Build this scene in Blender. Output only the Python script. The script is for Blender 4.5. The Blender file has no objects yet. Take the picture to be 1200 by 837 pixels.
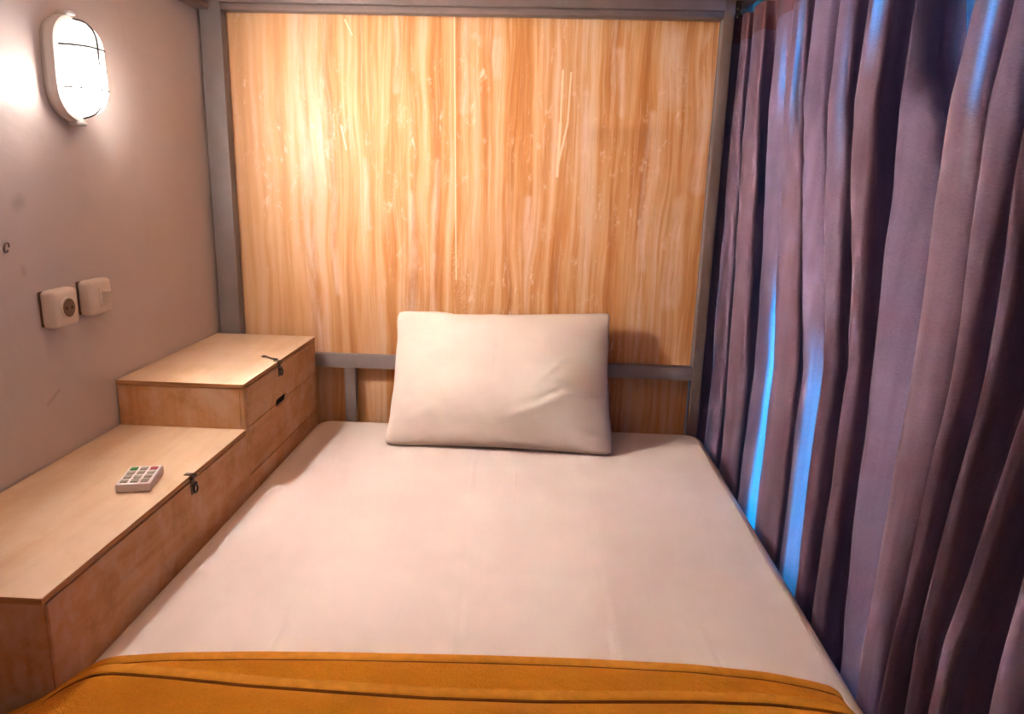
import bpy, bmesh, math, random
from mathutils import Vector, Matrix, noise
C = bpy.context.scene.collection
S = bpy.context.scene

# ------------------------------------------------------------------ camera
cam = bpy.data.objects.new('camera', bpy.data.cameras.new('camera')); C.objects.link(cam)
right = Vector((0.9985996, 0.04563869, 0.02675708))
up = Vector((-0.03675803, 0.23480359, 0.97134758))
fwd = Vector((-0.03804837, 0.97097085, -0.23615236))
M = Matrix((right, up, -fwd)).transposed().to_4x4()
M.translation = Vector((1.00563, -2.36009, 1.25526))
cam.matrix_world = M
cam.data.sensor_fit = 'HORIZONTAL'; cam.data.sensor_width = 36; cam.data.lens = 853.75 / 1200 * 36
cam.data.clip_start = 0.02
S.camera = cam
S.view_settings.view_transform = 'Standard'; S.view_settings.look = 'None'
S.view_settings.gamma = 1; S.view_settings.use_curve_mapping = False
S.view_settings.exposure = 1.25

# ------------------------------------------------------------------ light
LAMP_STRENGTH = 1550.0; LAMP_COLOR = (1.0, 0.88, 0.80)
FOOT_W = 0.5; FILL_W = 1.1; FILL_COLOR = (1.0, 0.70, 0.55)
AISLE_W = 36.0; AISLE_COLOR = (0.015, 0.44, 1.0)
w = bpy.data.worlds.new('world'); S.world = w; w.use_nodes = True
w.node_tree.nodes['Background'].inputs[0].default_value = (0.9, 0.6, 0.45, 1)
w.node_tree.nodes['Background'].inputs[1].default_value = 0.02
def area(name, loc, target, sx, sy, watts, color):
    l = bpy.data.lights.new(name, 'AREA'); l.shape = 'RECTANGLE'; l.size = sx; l.size_y = sy
    l.energy = watts; l.color = color
    o = bpy.data.objects.new(name, l); C.objects.link(o); o.location = loc
    o.rotation_euler = (Vector(target) - Vector(loc)).to_track_quat('-Z', 'Y').to_euler()
    return o
area('under_bunk_fill', (0.62, -1.25, 1.84), (0.62, -1.249, 0.6), 0.7, 0.5, FILL_W, FILL_COLOR)  # unseen warm fill, added to lift the bed from above
area('foot_end_fill', (0.55, -2.7, 1.3), (0.5, -1.2, 0.6), 0.8, 0.4, FOOT_W, FILL_COLOR)  # weak unseen fill, added to lift the near box face
area('aisle_light', (2.8, -0.95, 1.25), (1.6, -1.1, 0.95), 1.4, 1.3, AISLE_W, AISLE_COLOR)

# ------------------------------------------------------------------ material helpers
class NT:
    def __init__(s, name, rough=0.6, spec=0.3):
        s.m = bpy.data.materials.new(name); s.m.use_nodes = True
        s.t = s.m.node_tree; s.b = s.t.nodes['Principled BSDF']
        s.b.inputs['Roughness'].default_value = rough
        s.b.inputs['Specular IOR Level'].default_value = spec
        s.geo = s.t.nodes.new('ShaderNodeNewGeometry')
    def n(s, ty, **k):
        o = s.t.nodes.new(ty)
        for a, v in k.items(): setattr(o, a, v)
        return o
    def l(s, a, b): s.t.links.new(a, b)
    def pos(s, scale=(1, 1, 1), loc=(0, 0, 0)):
        mp = s.n('ShaderNodeMapping'); s.l(s.geo.outputs['Position'], mp.inputs[0])
        mp.inputs['Scale'].default_value = scale; mp.inputs['Location'].default_value = loc
        return mp.outputs[0]
    def noise(s, vec, scale, detail=4, rough=0.55, dist=0):
        o = s.n('ShaderNodeTexNoise'); s.l(vec, o.inputs['Vector'])
        o.inputs['Scale'].default_value = scale; o.inputs['Detail'].default_value = detail
        o.inputs['Roughness'].default_value = rough; o.inputs['Distortion'].default_value = dist
        return o.outputs[0]
    def ramp(s, fac, stops):
        o = s.n('ShaderNodeValToRGB'); s.l(fac, o.inputs[0]); e = o.color_ramp.elements
        while len(e) < len(stops): e.new(0.5)
        for i, (p, c) in enumerate(stops):
            e[i].position = p; e[i].color = (*c, 1) if len(c) == 3 else c
        return o.outputs[0]
    def val(s, fac, a, b, lo=0.0, hi=1.0):
        o = s.n('ShaderNodeMapRange'); s.l(fac, o.inputs[0])
        o.inputs[1].default_value = a; o.inputs[2].default_value = b
        o.inputs[3].default_value = lo; o.inputs[4].default_value = hi
        return o.outputs[0]
    def math(s, op, a, b=None, c=None):
        o = s.n('ShaderNodeMath', operation=op)
        for i, x in enumerate((a, b, c)):
            if x is None: continue
            if isinstance(x, (int, float)): o.inputs[i].default_value = x
            else: s.l(x, o.inputs[i])
        return o.outputs[0]
    def mix(s, fac, a, b, mode='MIX'):
        o = s.n('ShaderNodeMix', data_type='RGBA', blend_type=mode)
        for idx, x in ((0, fac), (6, a), (7, b)):
            if isinstance(x, (int, float)): o.inputs[idx].default_value = x
            elif isinstance(x, tuple): o.inputs[idx].default_value = (*x, 1)
            else: s.l(x, o.inputs[idx])
        return o.outputs[2]
    def color(s, c):
        if isinstance(c, tuple): s.b.inputs['Base Color'].default_value = (*c, 1)
        else: s.l(c, s.b.inputs['Base Color'])
    def bump(s, h, strength, dist=0.01, prev=None):
        o = s.n('ShaderNodeBump'); s.l(h, o.inputs['Height'])
        o.inputs['Strength'].default_value = strength; o.inputs['Distance'].default_value = dist
        if prev is not None: s.l(prev, o.inputs['Normal'])
        s.l(o.outputs[0], s.b.inputs['Normal']); return o.outputs[0]
    def xyz(s):
        o = s.n('ShaderNodeSeparateXYZ'); s.l(s.geo.outputs['Position'], o.inputs[0]); return o.outputs
    # soft mask around a polyline given in two of the position's components
    def strokes(s, ca, cb, segs, soft=0.4):
        out = None
        for (a0, b0, a1, b1, wd) in segs:
            dx, dy = a1 - a0, b1 - b0; L2 = dx * dx + dy * dy
            pa = s.math('SUBTRACT', ca, a0); pb = s.math('SUBTRACT', cb, b0)
            t = s.math('DIVIDE', s.math('ADD', s.math('MULTIPLY', pa, dx), s.math('MULTIPLY', pb, dy)), L2)
            t = s.n('ShaderNodeClamp'), t
            s.l(t[1], t[0].inputs[0]); t = t[0].outputs[0]
            ea = s.math('SUBTRACT', pa, s.math('MULTIPLY', t, dx)); eb = s.math('SUBTRACT', pb, s.math('MULTIPLY', t, dy))
            d = s.math('SQRT', s.math('ADD', s.math('MULTIPLY', ea, ea), s.math('MULTIPLY', eb, eb)))
            m = s.val(d, wd * soft, wd, 1, 0)
            out = m if out is None else s.math('MAXIMUM', out, m)
        return out

def plain(name, col, rough=0.6, spec=0.3, metal=0.0, var=0.12, scale=30, bump=0.0):
    k = NT(name, rough, spec); nz = k.noise(k.pos(), scale, 3)
    k.color(k.mix(k.val(nz, 0.35, 0.65), tuple(c * (1 - var) for c in col), tuple(min(1, c * (1 + var)) for c in col)))
    k.b.inputs['Metallic'].default_value = metal
    if bump: k.bump(nz, bump, 0.002)
    return k.m

# plastered wall
k = NT('painted_plaster', 0.42, 0.35)
big = k.noise(k.pos(), 2.2, 3); st = k.noise(k.pos((1, 1.2, 0.35)), 5, 4, 0.6)
c = k.mix(k.val(big, 0.35, 0.65), (0.61, 0.54, 0.52), (0.67, 0.595, 0.57))
c = k.mix(k.math('MULTIPLY', k.val(st, 0.6, 0.78), 0.25), c, (0.36, 0.28, 0.255))
X, Y, Z = k.xyz()
sm = k.strokes(Y, Z, [(-0.985, 1.185, -0.975, 1.19, 0.022), (-0.97, 0.60 + .18, -0.93, 0.80, 0.006), (-0.99, 1.055, -0.99, 1.06, 0.012)], 0.1)
c = k.mix(k.math('MULTIPLY', sm, 0.35), c, (0.25, 0.19, 0.17))
patch = k.strokes(Y, Z, [(-1.035, 1.06, -1.035, 1.15, 0.05)], 0.75)
c = k.mix(k.math('MULTIPLY', patch, 0.22), c, (0.62, 0.5, 0.47))
sc = k.strokes(Y, Z, [(-0.985, 1.035, -0.955, 1.018, 0.003), (-0.79, 1.045, -0.75, 1.03, 0.002)], 0.3)
c = k.mix(k.math('MULTIPLY', sc, 0.5), c, (0.7, 0.58, 0.54))
k.color(c)
k.bump(k.noise(k.pos(), 260, 2), 0.12, 0.0015, k.bump(k.noise(k.pos((1, 1, 2.5)), 9, 3), 0.35, 0.006))
M_WALL = k.m

# whitewashed plywood sheet at the head of the bed
k = NT('whitewashed_plywood', 0.5, 0.3)
X, Y, Z = k.xyz()
wob = k.noise(k.pos((5, 1, 1.1)), 1.6, 2)
warp = k.n('ShaderNodeCombineXYZ')
xw = k.math('ADD', X, k.math('MULTIPLY', k.math('SUBTRACT', wob, 0.5), 0.06))
k.l(xw, warp.inputs[0]); k.l(Y, warp.inputs[1]); k.l(Z, warp.inputs[2])
def wm(sc):
    mp = k.n('ShaderNodeMapping'); k.l(warp.outputs[0], mp.inputs[0]); mp.inputs['Scale'].default_value = sc; return mp.outputs[0]
g1 = k.noise(wm((26, 1, 0.8)), 1.0, 5, 0.65); g2 = k.noise(wm((90, 1, 2.2)), 1.0, 4, 0.7); g3 = k.noise(wm((9, 1, 1.3)), 1.0, 3, 0.5, 0.4)
base = k.ramp(g1, [(0.36, (0.50, 0.19, 0.045)), (0.46, (0.64, 0.29, 0.095)), (0.54, (0.72, 0.40, 0.19)), (0.64, (0.77, 0.53, 0.34))])
g4 = k.noise(wm((45, 1, 1.6)), 1.0, 6, 0.8)
base = k.mix(k.math('MULTIPLY', k.val(g4, 0.55, 0.68), k.val(X, 0.1, 0.6, 0.2, 0.6)), base, (0.80, 0.62, 0.48))
base = k.mix(k.math('MULTIPLY', k.val(g2, 0.52, 0.72), 0.45), base, (0.86, 0.62, 0.42))
base = k.mix(k.math('MULTIPLY', k.val(g2, 0.48, 0.3), 0.35), base, (0.50, 0.22, 0.07))
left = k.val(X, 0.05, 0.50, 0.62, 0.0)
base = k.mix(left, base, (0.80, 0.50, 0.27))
# broad white-wash streaks
ww = k.strokes(xw, Z, [(0.275, 1.75, 0.295, 1.30, 0.035), (0.285, 1.3, 0.30, 0.5, 0.045), (0.355, 1.7, 0.325, 1.2, 0.022), (0.345, 1.35, 0.37, 0.9, 0.02),
                        (0.60, 1.2, 0.60, 0.85, 0.022), (0.665, 1.3, 0.66, 0.6, 0.018), (0.76, 1.72, 0.755, 1.45, 0.02), (0.46, 1.3, 0.47, 1.1, 0.014),
                        (1.36, 1.65, 1.36, 1.5, 0.05), (1.45, 1.66, 1.45, 1.25, 0.035), (1.30, 1.45, 1.31, 1.0, 0.018), (1.41, 1.2, 1.40, 0.9, 0.035),
                        (1.20, 1.62, 1.22, 1.45, 0.018), (0.85, 1.64, 0.85, 1.55, 0.018), (0.55, 1.7, 0.56, 1.5, 0.015), (0.95, 1.2, 0.96, 0.9, 0.015), (1.12, 1.5, 1.13, 1.1, 0.02)], -0.6)
wn = k.noise(wm((30, 1, 4)), 1.0, 5, 0.75)
wf = k.math('MULTIPLY', ww, k.val(wn, 0.38, 0.60, 0.0, 0.9))
base = k.mix(wf, base, (0.86, 0.70, 0.58))
# blotches where the wash stayed in the bark-like figure
vb = k.noise(k.pos((34, 1, 15)), 1.0, 6, 0.8, 0.4)
lowr = k.val(k.noise(k.pos((3, 1, 1.6)), 1.2, 2), 0.48, 0.62)
base = k.mix(k.math('MULTIPLY', k.math('MULTIPLY', k.val(vb, 0.56, 0.66), lowr), 0.75), base, (0.88, 0.70, 0.54))
# rings of the figure (swirls)
for (cx_, cz_, r_) in ((0.765, 0.90, 0.09), (0.45, 0.62, 0.06), (0.62, 0.78, 0.12), (0.73, 1.0, 0.08), (1.38, 1.55, 0.05)):
    dx = k.math('MULTIPLY', k.math('SUBTRACT', X, cx_), 1.6); dz = k.math('SUBTRACT', Z, cz_)
    d = k.math('SQRT', k.math('ADD', k.math('MULTIPLY', dx, dx), k.math('MULTIPLY', dz, dz)))
    rg = k.math('SINE', k.math('ADD', k.math('MULTIPLY', d, 330), k.math('MULTIPLY', vb, 40)))
    f = k.math('MULTIPLY', k.val(rg, 0.2, 0.9), k.val(d, r_, r_ * 0.3))
    base = k.mix(k.math('MULTIPLY', f, 0.35), base, (0.87, 0.66, 0.47))
sc = k.strokes(X, Z, [(1.042, 1.565, 1.041, 1.42, 0.004), (1.041, 1.42, 1.037, 1.27, 0.006), (1.066, 1.56, 1.062, 1.42, 0.0035), (1.062, 1.42, 1.040, 1.31, 0.004),
                      (0.726, 1.72, 0.738, 0.95, 0.003), (0.39, 1.40, 0.405, 1.33, 0.003), (0.41, 1.69, 0.43, 1.65, 0.003)], 0.35)
base = k.mix(k.math('MULTIPLY', sc, 0.85), base, (0.93, 0.74, 0.52))
k.color(base)
k.bump(g2, 0.15, 0.002)
M_PANEL = k.m

def box_wood(name, axis, warm=0.0):
    k = NT(name, 0.48, 0.3)
    s1 = {'x': (1.2, 9, 9), 'y': (9, 1.2, 9), 'z': (9, 9, 1.2)}[axis]
    s2 = {'x': (3, 60, 60), 'y': (60, 3, 60), 'z': (60, 60, 3)}[axis]
    a = k.noise(k.pos(s1, (3.1, 1.7, 0.4)), 1.0, 4, 0.6, 0.8); b = k.noise(k.pos(s2), 1.0, 4, 0.7)
    blot = k.noise(k.pos((3, 3, 3), (7, 2, 1)), 1.3, 4, 0.6, 0.6)
    lo, mid, hi = (0.56, 0.26, 0.095), (0.70, 0.37, 0.165), (0.78, 0.49, 0.27)
    if warm < 0: lo, mid, hi = (0.70, 0.46, 0.26), (0.76, 0.55, 0.36), (0.81, 0.64, 0.48)
    c = k.ramp(a, [(0.3, lo), (0.5, mid), (0.72, hi)])
    c = k.mix(k.math('MULTIPLY', k.val(b, 0.5, 0.75), 0.3), c, (0.80, 0.60, 0.42))
    c = k.mix(k.math('MULTIPLY', k.val(b, 0.5, 0.3), 0.15), c, tuple(v * 0.75 for v in lo))
    c = k.mix(k.math('MULTIPLY', k.val(blot, 0.48, 0.62), 0.6), c, (0.80, 0.60, 0.44))
    b2 = k.noise(k.pos((9, 9, 9), (2, 5, 1)), 1.4, 5, 0.7, 0.3)
    c = k.mix(k.math('MULTIPLY', k.val(b2, 0.50, 0.66), 0.4 if warm >= 0 else 0.25), c, (0.84, 0.68, 0.54))
    c = k.mix(k.math('MULTIPLY', k.val(b2, 0.46, 0.34), 0.45 if warm >= 0 else 0.15), c, tuple(v * 0.78 for v in lo))
    k.color(c); k.bump(b, 0.1, 0.0015); return k.m
M_LID = box_wood('lit_plywood_lid', 'y', -1)  # same ply as the sides, coloured paler to paint in lamplight on top
M_SIDE = box_wood('shaded_plywood_side', 'y')  # darker copy of the lid ply, shade put into its colour
M_FRONT = box_wood('shaded_plywood_front', 'z')
k = NT('plywood_edge', 0.55, 0.2)
ly = k.noise(k.pos((4, 4, 320)), 1.0, 2); k.color(k.ramp(ly, [(0.4, (0.40, 0.19, 0.07)), (0.6, (0.66, 0.38, 0.18))]))
M_PLY = k.m
M_DARK = plain('recess_shade', (0.012, 0.008, 0.006), 0.9, 0.1)  # near-black stands in for shade in slots, gaps and holes
M_STEEL = plain('grey_painted_steel', (0.24, 0.21, 0.215), 0.45, 0.4, 0, 0.06, 12, 0.04)
M_BEAM = plain('brown_grey_painted_steel', (0.17, 0.125, 0.115), 0.45, 0.4, 0, 0.06, 12, 0.04)
M_BLACK = plain('black_metal', (0.012, 0.010, 0.011), 0.4, 0.5)
M_TARN = plain('tarnished_metal', (0.16, 0.12, 0.10), 0.35, 0.5, 0.8, 0.35, 90)
M_CREAM = plain('cream_plastic', (0.78, 0.66, 0.56), 0.3, 0.5, 0, 0.03)
M_HOLE = plain('brown_plastic_shadow', (0.16, 0.10, 0.06), 0.5, 0.3)
M_WHITEP = plain('white_lamp_housing', (0.70, 0.66, 0.62), 0.35, 0.5, 0, 0.03)
M_KEYCASE = plain('pink_white_plastic', (0.80, 0.73, 0.74), 0.35, 0.4, 0, 0.03)
M_KEYG = plain('grey_rubber', (0.34, 0.31, 0.26), 0.5, 0.3, 0, 0.05)
M_KEYGREEN = plain('green_rubber', (0.05, 0.27, 0.06), 0.5, 0.3, 0, 0.05)
M_KEYRED = plain('red_rubber', (0.33, 0.05, 0.05), 0.5, 0.3, 0, 0.05)
M_BUNK = plain('upper_bunk_boards', (0.45, 0.27, 0.15), 0.6, 0.2)
M_FLOOR = plain('floor_concrete', (0.22, 0.18, 0.15), 0.6, 0.2)
M_OUT = plain('aisle_plaster', (0.15, 0.15, 0.13), 0.7, 0.2, 0, 0.1, 3)

# sheet
k = NT('white_cotton_sheet', 0.75, 0.15)
X, Y, Z = k.xyz()
weave = k.noise(k.pos((1, 1, 1)), 700, 2)
k.color(k.mix(k.val(k.noise(k.pos(), 3, 3), 0.35, 0.65), (0.72, 0.63, 0.585), (0.78, 0.69, 0.64)))
cr = k.strokes(X, Y, [(0.835, -0.49, 0.86, -0.9, 0.010), (0.86, -0.9, 0.896, -1.4, 0.010), (1.118, -0.52, 1.14, -0.95, 0.011), (1.135, -0.9, 1.155, -1.5, 0.010),
                      (0.58, -1.18, 0.59, -1.4, 0.008), (0.95, -0.52, 0.96, -0.75, 0.006), (1.31, -1.22, 1.32, -1.4, 0.008)], 0.0)
und = k.noise(k.pos((1.6, 1.0, 1)), 2.6, 2); fine = k.noise(k.pos((3, 1, 1), (4, 2, 0)), 4.5, 3, 0.5, 0.5)
nn = k.bump(und, 0.25, 0.05); nn = k.bump(fine, 0.12, 0.015, nn); nn = k.bump(cr, 0.45, 0.003, nn); k.bump(weave, 0.05, 0.001, nn)
M_SHEET = k.m
k = NT('pillowcase_cotton', 0.75, 0.15)
k.color(k.mix(k.val(k.noise(k.pos(), 4, 3), 0.35, 0.65), (0.72, 0.63, 0.55), (0.78, 0.69, 0.61)))
nn = k.bump(k.noise(k.pos((1.3, 1, 2.0)), 5.0, 2, 0.45, 0.3), 0.35, 0.02); k.bump(k.noise(k.pos(), 650, 2), 0.05, 0.001, nn)
M_PILLOW = k.m

# fleece
k = NT('orange_fleece', 0.95, 0.05)
fz = k.noise(k.pos(), 420, 4, 0.75); fb = k.noise(k.pos(), 60, 3, 0.7); fl = k.noise(k.pos((1, 2.2, 1)), 5, 3)
c = k.mix(k.val(fz, 0.3, 0.7), (0.64, 0.205, 0.008), (0.90, 0.34, 0.02))
c = k.mix(k.math('MULTIPLY', k.val(fl, 0.4, 0.7), 0.25), c, (0.52, 0.175, 0.012))
k.color(c); nn = k.bump(fb, 0.8, 0.006); k.bump(fz, 0.9, 0.004, nn)
k.b.inputs['Sheen Weight'].default_value = 0.2; k.b.inputs['Sheen Tint'].default_value = (1, 0.6, 0.3, 1)
M_FLEECE = k.m
M_HEM = plain('orange_hem_tape', (0.62, 0.25, 0.025), 0.8, 0.1, 0, 0.08, 60, 0.2)
M_STITCH = plain('dark_orange_stitching', (0.15, 0.045, 0.006), 0.9, 0.05)

# curtain
def cloth_mat(name, c1, c2, trans, tcol):
    k = NT(name, 0.6, 0.15)
    wv = k.noise(k.pos((160, 160, 900)), 1.0, 2); st = k.noise(k.pos((40, 40, 3)), 1.0, 3)
    c = k.mix(k.val(k.math('ADD', k.math('MULTIPLY', wv, 0.6), k.math('MULTIPLY', st, 0.4)), 0.35, 0.65), c1, c2)
    k.color(c); k.bump(wv, 0.12, 0.0008)
    tr = k.n('ShaderNodeBsdfTranslucent')
    thr = k.mix(k.val(st, 0.3, 0.7), tuple(v * 0.7 for v in tcol), tcol); k.l(thr, tr.inputs[0])
    mx = k.n('ShaderNodeMixShader')
    at = k.n('ShaderNodeAttribute', attribute_name='glow_strip')      # painted glow: strips made more translucent to show as blue light
    k.l(k.math('ADD', trans, k.math('MULTIPLY', k.math('MULTIPLY', at.outputs['Fac'], 0.75), k.val(wv, 0.3, 0.6, 0.7, 1.0))), mx.inputs[0])
    k.b.inputs['Sheen Weight'].default_value = 0.15
    k.l(k.b.outputs[0], mx.inputs[1]); k.l(tr.outputs[0], mx.inputs[2])
    k.l(mx.outputs[0], k.t.nodes['Material Output'].inputs[0]); return k.m
M_CURTAIN = cloth_mat('mauve_curtain_cloth', (0.13, 0.082, 0.132), (0.185, 0.122, 0.195), 0.025, (0.55, 0.75, 0.9))
M_HEADER = cloth_mat('maroon_curtain_heading', (0.11, 0.045, 0.055), (0.15, 0.065, 0.075), 0.02, (0.5, 0.3, 0.4))

def emis(name, col, st):
    # frosted glass lit by a bulb sitting in the lower middle of the fitting
    k = NT(name, 0.3, 0.5); k.color((0.8, 0.78, 0.74)); k.b.inputs['Emission Color'].default_value = (*col, 1)
    X, Y, Z = k.xyz()
    nx = k.n('ShaderNodeSeparateXYZ'); k.l(k.geo.outputs['Normal'], nx.inputs[0])
    ey = k.math('DIVIDE', k.math('SUBTRACT', Y, -0.803), 0.030); ez = k.math('DIVIDE', k.math('SUBTRACT', Z, 1.422), 0.021)
    g = k.math('EXPONENT', k.math('MULTIPLY', k.math('ADD', k.math('MULTIPLY', ey, ey), k.math('MULTIPLY', ez, ez)), -1.0))
    f = k.math('ADD', 0.45, k.math('POWER', k.math('MAXIMUM', nx.outputs[0], 0.0), 1.3))
    k.l(k.math('ADD', k.math('MULTIPLY', k.math('MULTIPLY', g, f), st), 2.2), k.b.inputs['Emission Strength']); return k.m
M_GLOW = emis('lit_frosted_glass', LAMP_COLOR, LAMP_STRENGTH)

# ------------------------------------------------------------------ object helpers
def tag(o, label=None, cat=None, group=None, kind=None):
    if label: o['label'] = label
    if cat: o['category'] = cat
    if group: o['group'] = group
    if kind: o['kind'] = kind
    return o
def thing(name, label, cat, loc, group=None, rz=0):
    o = bpy.data.objects.new(name, None); C.objects.link(o); o.location = loc; o.rotation_euler.z = rz
    o.empty_display_size = 0.05
    return tag(o, label, cat, group)
def obj(name, bm, mat, parent=None, world=True, smooth=None, label=None):
    """link bm as one mesh; its coordinates are world coordinates unless world is False"""
    bmesh.ops.recalc_face_normals(bm, faces=bm.faces)
    me = bpy.data.meshes.new(name); bm.to_mesh(me); bm.free()
    o = bpy.data.objects.new(name, me); C.objects.link(o)
    for m in (mat if isinstance(mat, (list, tuple)) else [mat]): me.materials.append(m)
    if parent:
        o.parent = parent
        if world:
            p, off = parent, Vector((0, 0, 0))
            while p: off += Vector(p.location); p = p.parent
            me.transform(Matrix.Translation(-off))
    elif world:                      # put the origin at the foot of the thing
        xs = [v.co for v in me.vertices]
        b = Vector(((min(v.x for v in xs) + max(v.x for v in xs)) / 2, (min(v.y for v in xs) + max(v.y for v in xs)) / 2, min(v.z for v in xs)))
        me.transform(Matrix.Translation(-b)); o.location = b
    if smooth is not None:
        me.shade_smooth() if smooth >= 180 else me.shade_smooth()
        if smooth < 180: me.set_sharp_from_angle(angle=math.radians(smooth))
    if label: o['label'] = label
    return o
def box(bm, x0, x1, y0, y1, z0, z1, bev=0.0, seg=2, mi=0):
    vs = [bm.verts.new((x, y, z)) for x in (x0, x1) for y in (y0, y1) for z in (z0, z1)]
    fs = [bm.faces.new([vs[i] for i in q]) for q in ((0, 1, 3, 2), (4, 6, 7, 5), (0, 4, 5, 1), (2, 3, 7, 6), (0, 2, 6, 4), (1, 5, 7, 3))]
    for f in fs: f.material_index = mi
    if bev:
        es = list({e for f in fs for e in f.edges})
        r = bmesh.ops.bevel(bm, geom=es, offset=bev, segments=seg, affect='EDGES', profile=0.5)
        for f in r['faces']: f.material_index = mi
    return bm
def B(*a, **k): return box(bmesh.new(), *a, **k)
def tube(bm, pts, r, n=10, cap=True):
    pts = [Vector(p) for p in pts]; rings = []
    for i, p in enumerate(pts):
        t = (pts[min(i + 1, len(pts) - 1)] - pts[max(i - 1, 0)]).normalized()
        a = t.orthogonal().normalized() if i == 0 else (rings_n - t * rings_n.dot(t)).normalized()
        rings_n = a; b = t.cross(a); rr = r[i] if isinstance(r, (list, tuple)) else r
        rings.append([bm.verts.new(p + (a * math.cos(q) + b * math.sin(q)) * rr) for q in [2 * math.pi * j / n for j in range(n)]])
    for r0, r1 in zip(rings, rings[1:]):
        for j in range(n): bm.faces.new((r0[j], r0[(j + 1) % n], r1[(j + 1) % n], r1[j]))
    if cap: bm.faces.new(rings[0][::-1]); bm.faces.new(rings[-1])
    return bm
def lerp(pts, x):
    if x <= pts[0][0]: return pts[0][1]
    for (a, va), (b, vb) in zip(pts, pts[1:]):
        if x <= b: return va + (vb - va) * (x - a) / (b - a)
    return pts[-1][1]
def slerp(pts, x):               # smooth version
    return sum(lerp(pts, x + d) for d in (-0.016, -0.008, 0, 0.008, 0.016)) / 5

# ------------------------------------------------------------------ the room
def struct(name, bm, mat): return tag(obj(name, bm, mat), kind='structure')
struct('floor', B(-0.1, 3.1, -2.9, 0.15, -0.08, 0.0), M_FLOOR)
struct('wall_left', B(-0.10, -0.002, -2.9, 0.15, 0.0, 2.4), M_WALL)
struct('wall_back', B(-0.002, 3.1, 0.0, 0.15, 0.0, 2.4), M_OUT)
struct('wall_front', B(-0.002, 3.1, -2.98, -2.90, 0.0, 2.4), M_OUT)
struct('wall_right', B(3.0, 3.1, -2.9, 0.0, 0.0, 2.4), M_OUT)
struct('ceiling', B(-0.1, 3.1, -2.98, 0.15, 2.4, 2.48), M_OUT)

# ------------------------------------------------------------------ bunk bed frame with its head panel
bunk = thing('bunk_bed', 'grey steel bunk bed frame with an orange whitewashed plywood panel at its head', 'bed', (0.76, -0.15, 0))
obj('headboard_panel', B(0.045, 1.4785, -0.120, -0.102, 0.28, 1.755, bev=0.001, seg=1), M_PANEL, bunk, label='orange-brown plywood panel with streaks of white wash')
obj('post', B(0.0035, 0.0665, -0.165, -0.125, 0.0, 1.92, bev=0.002), M_STEEL, bunk, smooth=30)
obj('post', B(1.4785, 1.508, -0.165, -0.125, 0.0, 1.92, bev=0.002), M_BEAM, bunk, smooth=30)
bm = B(0.068, 1.477, -0.178, -0.128, 1.7205, 1.86, bev=0.0015)
box(bm, 0.068, 1.477, -0.166, -0.128, 1.702, 1.7195, bev=0.001)
obj('top_beam', bm, M_BEAM, bunk, smooth=30)
bm = B(0.002, 0.040, -2.60, -0.182, 1.699, 1.712, bev=0.001); box(bm, 0.002, 0.012, -2.60, -0.182, 1.713, 1.86, bev=0.001)
obj('side_beam', bm, M_BEAM, bunk, smooth=30)
obj('light_block_board', B(1.600, 1.615, -2.60, -0.135, 1.742, 1.885, bev=0.001), M_BUNK, bunk)  # board added above the rail to stop aisle light leaking in
obj('corner_plate', B(1.5085, 1.5995, -0.150, -0.135, 1.755, 1.864, bev=0.001), M_BUNK, bunk)
obj('guard_rail', B(0.0675, 1.4775, -0.165, -0.135, 0.667, 0.708, bev=0.002), M_STEEL, bunk, smooth=30)
obj('upright', B(0.391, 0.426, -0.162, -0.134, 0.285, 0.6665, bev=0.0015), M_STEEL, bunk, smooth=30)
obj('upright', B(1.10, 1.135, -0.162, -0.134, 0.285, 0.6665, bev=0.0015), M_STEEL, bunk, smooth=30)
obj('bed_base', B(0.005, 1.477, -2.60, -0.180, 0.0, 0.28, bev=0.003), M_STEEL, bunk)
obj('upper_bunk_board', B(0.0, 1.599, -2.60, -0.180, 1.865, 1.885), M_BUNK, bunk)
bm = bmesh.new()
for x, z in ((0.035, 1.66), (0.035, 1.60)):
    tube(bm, [(x, -0.1655, z), (x, -0.1675, z)], 0.004, 12)

# ------------------------------------------------------------------ mattress
bm = B(0.312, 1.515, -2.25, -0.186, 0.285, 0.505)
ve = [e for e in bm.edges if abs(e.verts[0].co.z - e.verts[1].co.z) > 0.1]
bmesh.ops.bevel(bm, geom=ve, offset=0.055, segments=8, affect='EDGES', profile=0.5)
te = [e for e in bm.edges if abs(e.verts[0].co.z - 0.505) < 1e-4 and abs(e.verts[1].co.z - 0.505) < 1e-4 and len([f for f in e.link_faces if abs(f.normal.z) < 0.5]) > 0]
bm.normal_update()
te = [e for e in bm.edges if all(abs(v.co.z - 0.505) < 1e-4 for v in e.verts)]
bmesh.ops.bevel(bm, geom=te, offset=0.030, segments=7, affect='EDGES', profile=0.5)
matt = thing('mattress', 'mattress in a plain white fitted sheet filling the bunk', 'mattress', (0.91, -1.2, 0.285))
obj('fitted_sheet', bm, M_SHEET, matt, smooth=50)
bm = bmesh.new()
tube(bm, [(1.488 + 0.002 * math.sin(i * .8), -0.26 - i * 0.05, 0.5036) for i in range(30)], 0.0016, 6)
obj('sheet_seam', bm, M_SHEET, matt, smooth=60)

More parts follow.
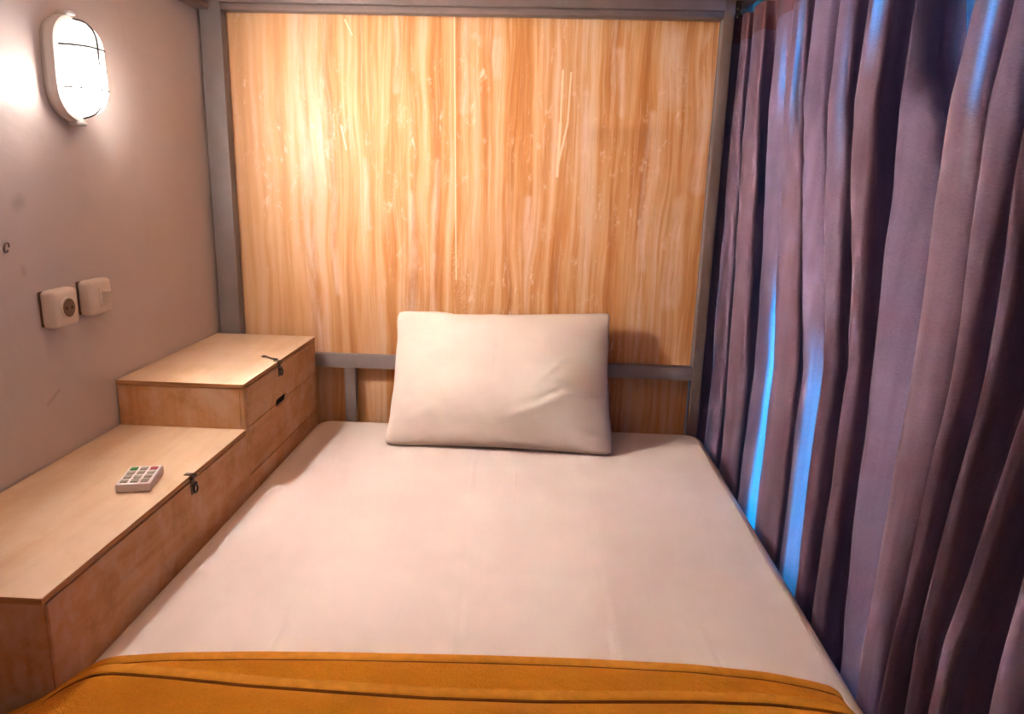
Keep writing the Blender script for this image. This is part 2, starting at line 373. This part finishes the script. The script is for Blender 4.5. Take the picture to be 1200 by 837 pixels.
# ------------------------------------------------------------------ storage boxes
low = thing('storage_box', 'long low plywood box with the white keypad on its lamplit-pale lid', 'storage box', (0.155, -1.09, 0.285))
obj('body', B(0.002, 0.303, -1.455, -0.7365, 0.285, 0.6445, bev=0.001, seg=1), M_FRONT, low)
bm = B(0.3035, 0.309, -1.4535, -0.7375, 0.300, 0.6425, bev=0.001, seg=1)
obj('side_panel', bm, M_SIDE, low)
bm = bmesh.new()
box(bm, 0.001, 0.3095, -1.464, -0.7355, 0.6465, 0.6575, bev=0.0012, seg=2)
bmesh.ops.recalc_face_normals(bm, faces=bm.faces); bm.normal_update()
for f in bm.faces: f.material_index = 0 if f.normal.z > 0.5 else 1
obj('lid', bm, [M_LID, M_PLY], low, label='lamplit-pale plywood lid with darker layered edge')
def hasp(parent, y, zt, along_top):
    bm = bmesh.new()
    x = 0.3102
    box(bm, x, x + 0.002, y - 0.0085, y + 0.0085, zt - 0.041, zt - 0.002, bev=0.0006, seg=1)
    tube(bm, [(x + 0.0035, y - 0.010, zt - 0.004), (x + 0.0035, y + 0.010, zt - 0.004)], 0.0042, 10)
    box(bm, x - 0.014, x + 0.002, y - 0.006, y + 0.006, zt + 0.0003, zt + 0.0022, bev=0.0006, seg=1)
    h = obj('hasp', bm, M_TARN, parent, smooth=40)
    bm = bmesh.new()
    tube(bm, [(x + 0.006, y + 0.001 + 0.008 * math.cos(a), zt - 0.030 + 0.008 * math.sin(a)) for a in [2 * math.pi * i / 16 for i in range(17)]], 0.0020, 8)
    tube(bm, [(x + 0.004, y - 0.009, zt - 0.020), (x + 0.0065, y + 0.000, zt - 0.021), (x + 0.004, y + 0.009, zt - 0.020)], 0.0026, 8)
    obj('staple', bm, M_BLACK, h, smooth=60)
    if along_top:
        bm = bmesh.new()
        pts = [(x - 0.004, y + 0.002, zt + 0.005), (x - 0.020, y + 0.006, zt + 0.0045), (x - 0.036, y + 0.022, zt + 0.004), (x - 0.050, y + 0.028, zt + 0.006)]
        tube(bm, pts, 0.0024, 8); tube(bm, [(pts[-1][0] + 0.006 * math.cos(a), pts[-1][1] + 0.005 * math.sin(a) , zt + 0.005) for a in [2 * math.pi * i / 12 for i in range(13)]], 0.0016, 8)
        obj('swing_arm', bm, M_TARN, h, smooth=60)
    return h
hasp(low, -1.013, 0.6575, False)

upb = thing('drawer_box', 'taller plywood box with two stacked fronts and a finger slot, against the corner post', 'storage box', (0.155, -0.46, 0.285))
obj('body', B(0.002, 0.298, -0.7345, -0.186, 0.285, 0.757, bev=0.001, seg=1), M_FRONT, upb)
bm = B(0.001, 0.3095, -0.7365 + 0.001, -0.184, 0.7585, 0.7685, bev=0.001, seg=2)
bmesh.ops.recalc_face_normals(bm, faces=bm.faces); bm.normal_update()
for f in bm.faces: f.material_index = 0 if f.normal.z > 0.5 else 1
obj('lid', bm, [M_LID, M_PLY], upb, label='lamplit-pale plywood lid')
bm = B(0.2985, 0.308, -0.734, -0.722, 0.285, 0.757, bev=0.0006, seg=1); box(bm, 0.2985, 0.308, -0.199, -0.187, 0.285, 0.757, bev=0.0006, seg=1)
box(bm, 0.2985, 0.308, -0.7215, -0.1995, 0.285, 0.533, bev=0.0006, seg=1)
obj('face_frame', bm, M_SIDE, upb)
# fronts with half a finger slot cut out of each meeting edge
def front(z0, z1, slot_top):
    y0, y1, ys, hw, r = -0.7190, -0.2020, -0.488, 0.044, 0.010
    prof = []
    n = 8
    arc0 = [(ys - hw + r - r * math.cos(a), r * math.sin(a)) for a in [math.pi / 2 * i / n for i in range(n + 1)]]
    arc1 = [(ys + hw - r + r * math.sin(a), r * math.cos(a)) for a in [math.pi / 2 * i / n for i in range(n + 1)]]
    slot = arc0 + arc1
    if slot_top: prof = [(y0, z0), (y1, z0), (y1, z1)] + [(y, z1 - h) for y, h in slot[::-1]] + [(y0, z1)]
    else: prof = [(y0, z0)] + [(y, z0 + h) for y, h in slot] + [(y1, z0), (y1, z1), (y0, z1)]
    bm = bmesh.new(); v = [bm.verts.new((0.3, y, z)) for y, z in prof]; f = bm.faces.new(v)
    e = bmesh.ops.extrude_face_region(bm, geom=[f])
    bmesh.ops.translate(bm, vec=(0.008, 0, 0), verts=[q for q in e['geom'] if isinstance(q, bmesh.types.BMVert)])
    return bm
d1 = obj('upper_front', front(0.6580, 0.7550, False), M_SIDE, upb)
d2 = obj('drawer_front', front(0.5365, 0.6552, True), M_SIDE, upb)
bm = B(0.2984, 0.2994, -0.535, -0.441, 0.640, 0.672); obj('slot_shade', bm, M_DARK, upb, label='dark sheet painting the shade in the finger slot between the fronts')  # dark sheet stands in for shade inside the slot
obj('gap_shade', B(0.2984, 0.2992, -0.7213, -0.1997, 0.5335, 0.7568), M_DARK, upb, label='dark sheet painting the shade in the gap around the fronts')  # dark sheet added behind the fronts as painted seam shade
hasp(upb, -0.502, 0.7685, True)

# ------------------------------------------------------------------ keypad on the low box
key = thing('keypad_remote', 'small white remote keypad with grey, green and red buttons on the low box lid', 'remote control', (0.232, -1.062, 0.6578), rz=math.radians(13))
obj('case', B(-0.031, 0.031, -0.046, 0.046, 0.0002, 0.0175, bev=0.002, seg=3), M_KEYCASE, key, world=False, smooth=40)
for r in range(4):
    for q in range(3):
        m = M_KEYG
        if r == 3: m = (M_KEYGREEN, M_KEYG, M_KEYRED)[q]
        x, y = -0.0185 + q * 0.0185, -0.032 + r * 0.0205
        b = obj('button', B(x - 0.0068, x + 0.0068, y - 0.0070, y + 0.0070, 0.0172, 0.0195, bev=0.0009, seg=2), m, key, world=False, smooth=40)
        if r == 3 and q != 1: b['label'] = 'green button' if q == 0 else 'red button'

# ------------------------------------------------------------------ pillow
pil = thing('pillow', 'plump white pillow leaning upright against the head panel', 'pillow', (0.893, -0.36, 0.507))
def pillow_mesh():
    bm = bmesh.new(); NX, NZ = 72, 52
    BL, BR, TL, TR = Vector((0.570, -0.412, 0.508)), Vector((1.224, -0.424, 0.508)), Vector((0.568, -0.190, 0.856)), Vector((1.213, -0.190, 0.880))
    nrm = (BR - BL).cross(TL - BL).normalized()      # points towards the camera (-y) and up
    if nrm.y > 0: nrm = -nrm
    grid = [{}, {}]
    for side in (0, 1):
        for i in range(NX + 1):
            for j in range(NZ + 1):
                u, v = -1 + 2 * i / NX, -1 + 2 * j / NZ
                edge = i in (0, NX) or j in (0, NZ)
                if side == 1 and edge: grid[1][i, j] = grid[0][i, j]; continue
                pu = u * (1 - 0.035 * (1 - v * v) * abs(u) ** 3); pv = v * (1 - 0.045 * (1 - u * u) * abs(v) ** 3)
                rc = 1 - 0.022 * (abs(u) ** 16) * (abs(v) ** 16); pu *= rc; pv *= 1 - 0.035 * (abs(u) ** 16) * (abs(v) ** 16)
                s, t = (pu + 1) / 2, (pv + 1) / 2
                p = BL.lerp(BR, s).lerp(TL.lerp(TR, s), t)
                th = ((1 - abs(u) ** 2.6) ** 0.62) * ((1 - abs(v) ** 2.4) ** 0.62) * 0.066
                sag = 1 + 0.28 * math.exp(-((v + 0.35) / 0.5) ** 2)
                th *= sag
                if side == 0:
                    n1 = noise.noise(Vector((p.x * 7, p.z * 9, 1.3))) * 0.011 * (1 - max(abs(u), abs(v)) ** 4)
                    # creases: right lower diagonal folds, corner gathers, pressed fold down the middle
                    def ridge(ax, az, bx, bz, wd, amp):
                        a, b = Vector((ax, az)), Vector((bx, bz)); q = Vector((p.x, p.z)); d = b - a
                        tt = max(0, min(1, (q - a).dot(d) / d.length_squared)); dd = (q - a - d * tt).length
                        return amp * math.exp(-(dd / wd) ** 2) * math.sin(math.pi * min(1, max(0.0, tt * 0.8 + 0.1)))
                    cr = ridge(1.00, 0.66, 1.10, 0.75, 0.007, 0.006) + ridge(0.92, 0.575, 1.10, 0.64, 0.010, 0.006) - ridge(0.95, 0.60, 1.12, 0.67, 0.008, 0.005)
                    cr += ridge(1.13, 0.64, 1.21, 0.635, 0.008, 0.008) - ridge(1.05, 0.66, 1.2, 0.655, 0.012, 0.006)
                    cr += ridge(0.887, 0.85, 0.882, 0.66, 0.005, 0.0035) + ridge(0.80, 0.82, 0.88, 0.86, 0.010, 0.006) + ridge(0.63, 0.56, 0.72, 0.60, 0.012, 0.004)
                    cr += ridge(1.12, 0.545, 1.21, 0.53, 0.007, 0.006) + ridge(1.10, 0.57, 1.20, 0.555, 0.007, 0.005)
                    p = p + nrm * (th + n1 + cr * 0.8)
                else:
                    p = p - nrm * min(th, 0.062)
                if p.z < 0.506: p.z = 0.506
                if edge:
                    p.z += 0.010 * noise.noise(Vector((p.x * 9, 2.2, p.z * 3))) * (1 if j == NZ else 0)
                    p.x += 0.004 * noise.noise(Vector((3.2, p.z * 16, 1.0))) * (1 if i in (0, NX) else 0)
                grid[side][i, j] = bm.verts.new(p)
    for side in (0, 1):
        g = grid[side]
        for i in range(NX):
            for j in range(NZ):
                q = (g[i, j], g[i + 1, j], g[i + 1, j + 1], g[i, j + 1])
                bm.faces.new(q if side == 0 else q[::-1])
    return bm
obj('pillowcase', pillow_mesh(), M_PILLOW, pil, smooth=180)

# ------------------------------------------------------------------ blanket
blk = thing('blanket', 'orange fleece blanket with satin hems spread over the foot of the bed', 'blanket', (0.9, -1.8, 0.50))
EA = [(0.02, -1.505), (0.16, -1.495), (0.24, -1.482), (0.308, -1.470), (0.326, -1.408), (0.345, -1.387), (0.437, -1.369), (0.57, -1.355), (0.705, -1.346), (0.924, -1.335), (1.088, -1.330), (1.265, -1.330), (1.384, -1.340), (1.457, -1.358), (1.50, -1.38), (1.535, -1.42)]
EB = [(0.02, -1.53), (0.24, -1.51), (0.305, -1.492), (0.335, -1.425), (0.36, -1.410), (0.39, -1.408), (0.459, -1.410), (0.595, -1.419), (0.726, -1.422), (0.855, -1.424), (1.024, -1.419), (1.255, -1.401), (1.366, -1.398), (1.443, -1.405), (1.50, -1.42), (1.535, -1.445)]
def bz(x, y, lift):
    z = 0.5065 + lift
    if x < 0.33: z -= 0.30 * (0.33 - x) + 1.2 * (0.33 - x) ** 2
    if x > 1.475: z -= 0.6 * (x - 1.475) + 12 * (x - 1.475) ** 2
    return z
def blanket_layer(bm, E, off, lift, y1, rise, wrinkle, x0=0.03, x1=1.520, thick=0.004):
    """top skin plus an underside, closed at the edge"""
    NX, NY = 170, 44
    top = {}; bot = {}
    for i in range(NX + 1):
        x = x0 + (x1 - x0) * i / NX; ye = slerp(E, x) - off
        for j in range(NY + 1):
            t = (j / NY) ** 1.35; y = ye + (y1 - ye) * t; dd = ye - y
            z = bz(x, y, lift) + rise * (1 - math.exp(-dd / 0.012))
            if wrinkle:
                a = min(1, dd / 0.04)
                z += a * wrinkle * (noise.noise(Vector((x * 5 + y * 3, y * 3 - x * 2, 0.7))) * 0.9 + 0.5 * noise.noise(Vector((x * 13 + y * 7, y * 5, 3.7))))
                z += a * wrinkle * 0.5
            top[i, j] = bm.verts.new((x, y, z)); bot[i, j] = bm.verts.new((x, y - (0.001 if j == 0 else 0), z - thick))
    for i in range(NX):
        for j in range(NY):
            bm.faces.new((top[i, j], top[i, j + 1], top[i + 1, j + 1], top[i + 1, j]))
            bm.faces.new((bot[i, j], bot[i + 1, j], bot[i + 1, j + 1], bot[i, j + 1]))
        bm.faces.new((top[i, 0], top[i + 1, 0], bot[i + 1, 0], bot[i, 0]))
        bm.faces.new((top[i, NY], bot[i, NY], bot[i + 1, NY], top[i + 1, NY]))
    for j in range(NY):
        for i in (0, NX):
            bm.faces.new((top[i, j], bot[i, j], bot[i, j + 1], top[i, j + 1]))
def hem_tape(E, off, width, lift, x0=0.03, x1=1.520, thick=0.005):
    bm = bmesh.new(); NX = 150; prof = [(0, 0.35), (0.08, 0.85), (0.25, 1.0), (0.7, 1.0), (0.9, 0.85), (1.0, 0.4), (1.0, 0.0), (0.0, 0.0)]
    rings = []
    for i in range(NX + 1):
        x = x0 + (x1 - x0) * i / NX; ye = slerp(E, x) - off
        rings.append([bm.verts.new((x, ye - a * width, bz(x, ye, lift) + h * thick)) for a, h in prof])
    n = len(prof)
    for r0, r1 in zip(rings, rings[1:]):
        for q in range(n): bm.faces.new((r0[q], r0[(q + 1) % n], r1[(q + 1) % n], r1[q]))
    bm.faces.new(rings[0]); bm.faces.new(rings[-1][::-1])
    return bm
bm = bmesh.new()
blanket_layer(bm, EA, 0.0235, 0.0045, -1.62, 0.003, 0.0, 0.035, 1.516)
blanket_layer(bm, EB, 0.0265, 0.0080, -2.18, 0.003, 0.016, 0.032, 1.518)
obj('fleece', bm, M_FLEECE, blk, smooth=180)
h1 = obj('hem', hem_tape(EA, 0.0, 0.020, 0.0015, thick=0.0035), M_HEM, blk, smooth=50)
h2 = obj('hem', hem_tape(EB, 0.0, 0.021, 0.0070, thick=0.0035), M_HEM, blk, smooth=50)
obj('stitching', hem_tape(EA, 0.0195, 0.0045, 0.0015, thick=0.0030), M_STITCH, h1, smooth=50)
obj('stitching', hem_tape(EB, 0.0205, 0.0060, 0.0070, thick=0.0026), M_STITCH, h2, smooth=50)

# ------------------------------------------------------------------ wall lamp
YL, ZL = -0.803, 1.453
lamp = thing('wall_lamp', 'lit white oval bulkhead lamp with a wire guard on the left wall', 'lamp', (0.0, YL, ZL - 0.11))
def stadium(hw, hh, n=14):
    r = hw; out = []
    for cz, a0 in ((hh - r, 0), (-(hh - r), math.pi)):
        out += [(r * math.cos(a0 + math.pi * i / n), cz + r * math.sin(a0 + math.pi * i / n)) for i in range(n + 1)]
    return out
def loft(bm, rings, cap0=True, cap1=True):
    R_ = []
    for x, hw, hh in rings: R_.append([bm.verts.new((x, YL + a, ZL + b)) for a, b in stadium(hw, hh)])
    n = len(R_[0])
    for r0, r1 in zip(R_, R_[1:]):
        for q in range(n): bm.faces.new((r0[q], r0[(q + 1) % n], r1[(q + 1) % n], r1[q]))
    if cap0: bm.faces.new(R_[0][::-1])
    if cap1: bm.faces.new(R_[-1])
    return bm
bm = loft(bmesh.new(), [(-0.0005, 0.061, 0.100), (0.008, 0.062, 0.101), (0.010, 0.066, 0.105), (0.022, 0.066, 0.105), (0.027, 0.063, 0.102), (0.028, 0.056, 0.095), (0.024, 0.054, 0.093)])
obj('base', bm, M_WHITEP, lamp, smooth=40, label='off-white oval housing')
bm = loft(bmesh.new(), [(0.025, 0.0535, 0.0925), (0.045, 0.0530, 0.092), (0.060, 0.048, 0.087), (0.069, 0.038, 0.077), (0.073, 0.022, 0.060), (0.074, 0.008, 0.045)])
obj('glass_diffuser', bm, M_GLOW, lamp, smooth=60, label='glowing frosted glass')
bm = bmesh.new()
def ribx(a, b):     # height of the glass at offset (a, b)
    d = max(abs(a) / 0.0585, math.hypot(a, max(0, abs(b) - 0.039)) / 0.0585)
    return 0.028 + 0.051 * max(0, 1 - d ** 3.2) ** 0.6
for zz in (0.040, -0.040):
    tube(bm, [(ribx(a, zz), YL + a, ZL + zz) for a in [-0.058 + 0.116 * i / 24 for i in range(25)]], 0.0020, 6)
tube(bm, [(ribx(0.0, b), YL, ZL + b) for b in [-0.097 + 0.194 * i / 36 for i in range(37)]], 0.0021, 6)
obj('wire_guard', bm, M_BLACK, lamp, smooth=80, label='thin dark wire cage')
for s in (1, -1):
    z0 = ZL + s * 0.103
    obj('clip', B(0.006, 0.036, YL - 0.009, YL + 0.009, min(z0, z0 + s * 0.008), max(z0, z0 + s * 0.008), bev=0.002), M_WHITEP, lamp, smooth=40)

# ------------------------------------------------------------------ socket and switch
def wall_box(name, label, cat, yc, zc):
    t = thing(name, label, cat, (0.0, yc, zc - 0.038))
    bm = B(-0.0010, 0.0015, yc - 0.036, yc + 0.036, zc - 0.036, zc + 0.036, bev=0.001)
    obj('back_box', bm, M_HOLE, t, smooth=40, label='darker backing')
    bm = B(0.0016, 0.034, yc - 0.040, yc + 0.040, zc - 0.039, zc + 0.039, bev=0.011, seg=5)
    obj('cover', bm, M_CREAM, t, smooth=50)
    return t
yc, zc = -0.925, 0.976
t = wall_box('wall_socket', 'cream wall socket with one round dark recess, left of the light switch', 'socket', yc, zc)
bm = bmesh.new()
tube(bm, [(0.0338 + dx, yc, zc) for dx in (0, 0.0030)], 0.0225, 28)
obj('socket_rim', bm, M_CREAM, t, smooth=40)
bm = bmesh.new(); tube(bm, [(0.0369, yc, zc), (0.0374, yc, zc)], 0.0190, 28)
rec = obj('recess', bm, M_HOLE, t, smooth=40, label='dark round recess')
bm = bmesh.new()
for s in (-1, 1): tube(bm, [(0.0375, yc + s * 0.0085, zc), (0.0380, yc + s * 0.0085, zc)], 0.0026, 12)
obj('pin_hole', bm, M_DARK, rec, smooth=40)
yc, zc = -0.803, 0.980
t = wall_box('light_switch', 'cream rocker light switch on the left wall above the boxes', 'switch', yc, zc)
bm = B(0.034, 0.036, yc - 0.014, yc + 0.018, zc - 0.021, zc + 0.021, bev=0.0009); obj('switch_frame', bm, M_CREAM, t, smooth=40)
bm = bmesh.new()
vs = [bm.verts.new(p) for p in [(0.0362, yc - 0.006, zc - 0.013), (0.0362, yc + 0.011, zc - 0.013), (0.0362, yc + 0.011, zc + 0.013), (0.0362, yc - 0.006, zc + 0.013),
                                (0.0385, yc - 0.006, zc - 0.013), (0.0385, yc + 0.011, zc - 0.013), (0.0500, yc + 0.011, zc + 0.013), (0.0500, yc - 0.006, zc + 0.013)]]
for q in ((0, 1, 2, 3), (4, 5, 6, 7), (0, 4, 5, 1), (1, 5, 6, 2), (2, 6, 7, 3), (3, 7, 4, 0)): bm.faces.new([vs[i] for i in q])
obj('rocker', bm, M_CREAM, t)
# little loop of wire left in an old fixing hole
bm = bmesh.new(); tube(bm, [(0.0015 + 0.002 * math.sin(a), -1.031 + 0.006 * math.cos(a), 1.107 + 0.009 * math.sin(a)) for a in [2 * math.pi * i / 18 for i in range(17)]], 0.0016, 8)
tag(obj('wall_hook', bm, M_TARN, smooth=80), 'tiny bent metal wall hook left of the socket, at the photo edge', 'hook')

# ------------------------------------------------------------------ curtain rail
XR = 1.534
def railz(y): return 1.738
rail = thing('curtain_rail', 'black metal curtain rail fixed to the right post', 'curtain rail', (XR, -1.3, 1.70))
bm = bmesh.new(); tube(bm, [(XR, -0.130, railz(0)), (XR, -2.75, railz(0))], 0.0115, 14)
obj('rod', bm, M_BLACK, rail, smooth=60)
bm = B(1.509, 1.556, -0.160, -0.130, 1.712, 1.752, bev=0.002); tube(bm, [(1.53, -0.150, 1.722), (1.53, -0.172, 1.722)], 0.009, 12)
br = obj('bracket', bm, M_BLACK, rail, smooth=40)
bm = bmesh.new()
for z in (1.729, 1.708): tube(bm, [(1.515, -0.1605, z), (1.515, -0.1635, z)], 0.0035, 10)
obj('screw', bm, M_TARN, br, smooth=40)

# ------------------------------------------------------------------ curtains
rng = random.Random(4)
XT = 1.535
def fold_profile(f, D, u):
    """one pleat from tip to tip: (share of the pitch along the rail, depth behind the tip)"""
    P = [(0.0, 0.0), (f * 0.30, -0.004), (f * 0.65, -0.001), (f, 0.010), (f + 0.02 - 0.55 * u, 0.20 * D + 0.012), (f - u, 0.55 * D), (f - 0.7 * u, 0.95 * D), (0.5 * (f + 1.0), D), (0.93, D * 0.75), (0.955, D * 0.30), (1.0, 0.0)]
    def at(t):
        q = t * (len(P) - 1); i = min(int(q), len(P) - 2); r = q - i
        p0 = P[i - 1] if i else (P[-2][0] - 1, P[-2][1]); p1, p2 = P[i], P[i + 1]
        p3 = P[i + 2] if i + 2 < len(P) else (1 + P[1][0], P[1][1])
        return tuple(0.5 * (2 * p1[c] + (p2[c] - p0[c]) * r + (2 * p0[c] - 5 * p1[c] + 4 * p2[c] - p3[c]) * r * r + (3 * p1[c] - p0[c] - 3 * p2[c] + p3[c]) * r ** 3) for c in (0, 1))
    return at
def curtain(parent, ridges, n=26, zt=1.712, zb=0.03):
    zs = [zb + (zt - zb) * i / 100 for i in range(101)]
    nr = len(ridges); cols = []
    for k in range(nr - 1):
        last = n if k < nr - 2 else n + 1
        if k == nr - 2 and ridges[k].get('cut'): last = int(n * ridges[k]['cut'])
        for q in range(last): cols.append((k, q / n))
    body = bmesh.new(); V = {}; lay = body.verts.layers.float.new('glow_strip')
    for ci, (k, t) in enumerate(cols):
        a, b = ridges[k], ridges[k + 1]
        for ri, z in enumerate(zs):
            f = lerp(a['f'], z) if isinstance(a.get('f'), list) else a.get('f', 0.5)
            d = lerp(a['d'], z) if isinstance(a.get('d'), list) else a.get('d', 0.08)
            s_, dx = fold_profile(f, d, a.get('u', 0.10))(t)
            ya, yb = lerp(a['y'], z), lerp(b['y'], z)
            top = max(0.0, min(1.0, (zt - z) / 0.45)) ** 0.8; g = 0.35 + 0.65 * top
            s_ = t + (s_ - t) * (0.25 + 0.75 * top)
            y = ya + (yb - ya) * s_
            x = a['x'] * (1 - t) + b['x'] * t + dx * g * (1 + 0.2 * noise.noise(Vector((k * 1.7, z * 1.5, 9.0))))
            wr = 0.007 * noise.noise(Vector((k * 3.1 + t * 1.2, z * 2.0, 1.5))) + 0.004 * noise.noise(Vector((k * 7.7 + t * 5, z * 5.0, 5.0))) + 0.0025 * noise.noise(Vector((y * 25, z * 9.0 + y * 20, 2.0)))
            x += wr * top
            y += top * (0.006 * noise.noise(Vector((k * 2.9, z * 2.3, 2.0))) + 0.003 * noise.noise(Vector((k * 5.9 + 3 * t, z * 6, 8.0))))
            V[ci, ri] = body.verts.new((x, y, z))
            th = 0.0
            for (t0, t1, z0, z1, sv) in a.get('g', ()):
                e = min(1, max(0, (t - t0) / 0.03)) * min(1, max(0, (t1 - t) / 0.03)) * min(1, max(0, (z - z0) / 0.12)) * min(1, max(0, (z1 - z) / 0.12))
                th = max(th, sv * e)
            V[ci, ri][lay] = th
    R = len(zs); hz = 1.655
    hi = [r for r in range(R) if zs[r] <= hz][-1]
    for ci in range(len(cols) - 1):
        for ri in range(R - 1):
            f = body.faces.new((V[ci, ri], V[ci + 1, ri], V[ci + 1, ri + 1], V[ci, ri + 1]))
            f.material_index = 0
    head = body.copy(); head.verts.ensure_lookup_table(); head.faces.ensure_lookup_table()
    zh = zs[hi]
    bmesh.ops.delete(head, geom=[f for f in head.faces if f.calc_center_median().z < zh], context='FACES')
    bmesh.ops.delete(body, geom=[f for f in body.faces if f.calc_center_median().z > zh], context='FACES')
    o1 = obj('curtain_cloth', body, M_CURTAIN, parent, smooth=180)
    o2 = obj('heading_tape', head, M_HEADER, parent, smooth=180)
    return o1, o2
def rd(pts, x=XT, **k): return dict(y=sorted(pts), x=x, **k)
far_r = [
    rd([(0.4, -0.122), (1.7, -0.122)], 1.513, f=0.10, d=0.08, u=0.05),
    rd([(0.4, -0.195), (1.7, -0.172)], 1.528, f=0.62, d=0.10, u=0.45, g=[(0.0, 0.32, 0.2, 1.3, 0.25), (0.1, 0.24, 0.2, 0.66, 0.6)]),
    rd([(0.76, -0.366), (1.476, -0.262)], f=0.58, d=0.13, u=0.42, g=[(0.20, 0.34, 0.4, 0.85, 0.2)]),
    rd([(0.816, -0.563), (1.456, -0.456)], 1.542, f=0.90, d=0.03, u=0.0, g=[(0.19, 0.31, 0.35, 1.08, 0.9), (0.19, 0.30, 1.40, 1.62, 0.35)]),
    rd([(0.86, -0.736), (1.44, -0.60)], f=[(0.9, 0.66), (1.4, 0.76)], d=0.14, u=0.45, g=[(0.17, 0.30, 1.33, 1.66, 0.9)]),
    rd([(0.906, -0.916), (1.43, -0.735)], f=[(0.9, 0.88), (1.4, 0.62)], d=[(0.9, 0.05), (1.4, 0.12)], u=0.05, g=[(0.11, 0.30, 0.4, 1.0, 0.45), (0.215, 0.28, 0.4, 0.99, 1.0)]),
    rd([(0.936, -1.033), (1.416, -0.87)], 1.535, f=[(0.9, 0.25), (1.45, 0.62)], d=0.17, u=0.40, g=[(0.18, 0.29, 1.25, 1.60, 0.3)]),
    rd([(0.957, -1.118), (1.405, -0.985)], 1.545, f=[(0.9, 0.18), (1.45, 0.42)], d=0.19, u=0.40, g=[(0.13, 0.28, 1.44, 1.66, 1.0)]),
    rd([(0.521, -1.259), (0.983, -1.217), (1.385, -1.178)], f=[(0.6, 0.7), (1.0, 0.55), (1.4, 0.25)], d=[(0.6, 0.08), (1.1, 0.09), (1.35, 0.10), (1.45, 0.03)], u=0.12, g=[(0.28, 0.40, 0.45, 1.0, 0.5), (0.18, 0.30, 0.35, 0.62, 0.8)]),
    rd([(0.52, -1.42), (1.0, -1.42), (1.35, -1.41), (1.42, -1.23), (1.7, -1.145)], 1.60),
]
near_r = [
    rd([(0.576, -1.339), (1.014, -1.345), (1.371, -1.330), (1.50, -1.352), (1.71, -1.40)], 1.530, f=0.85, d=0.06, u=0.15, g=[(0.19, 0.27, 1.25, 1.65, 0.4), (0.2, 0.3, 0.4, 0.9, 0.12)]),
    rd([(0.609, -1.392), (1.02, -1.430), (1.361, -1.411), (1.71, -1.45)], 1.540, f=[(0.7, 0.12), (1.1, 0.25), (1.35, 0.6)], d=0.19, u=0.45),
    rd([(0.657, -1.460), (1.05, -1.505), (1.35, -1.49)], 1.538, f=0.15, d=0.19, u=0.45),
    rd([(0.703, -1.525), (1.07, -1.580), (1.35, -1.57)], 1.535, f=0.18, d=0.19, u=0.4, g=[(0.2, 0.3, 0.3, 0.8, 0.5)]),
]
y = -1.62
for i in range(10):
    near_r.append(rd([(0.7, y), (1.4, y - 0.02)], 1.535 + rng.uniform(-0.004, 0.01), f=rng.uniform(0.3, 0.6), d=rng.uniform(0.08, 0.12))); y -= rng.uniform(0.09, 0.12)
cf = thing('curtain', 'long mauve curtain in deep folds, from the head of the bed to the teal gap', 'curtain', (1.58, -0.7, 0.03), 'mauve curtains on the rail')
curtain(cf, far_r)
cn = thing('curtain', 'mauve curtain nearest the photo edge, right of the teal gap', 'curtain', (1.58, -2.0, 0.03), 'mauve curtains on the rail')
curtain(cn, near_r)
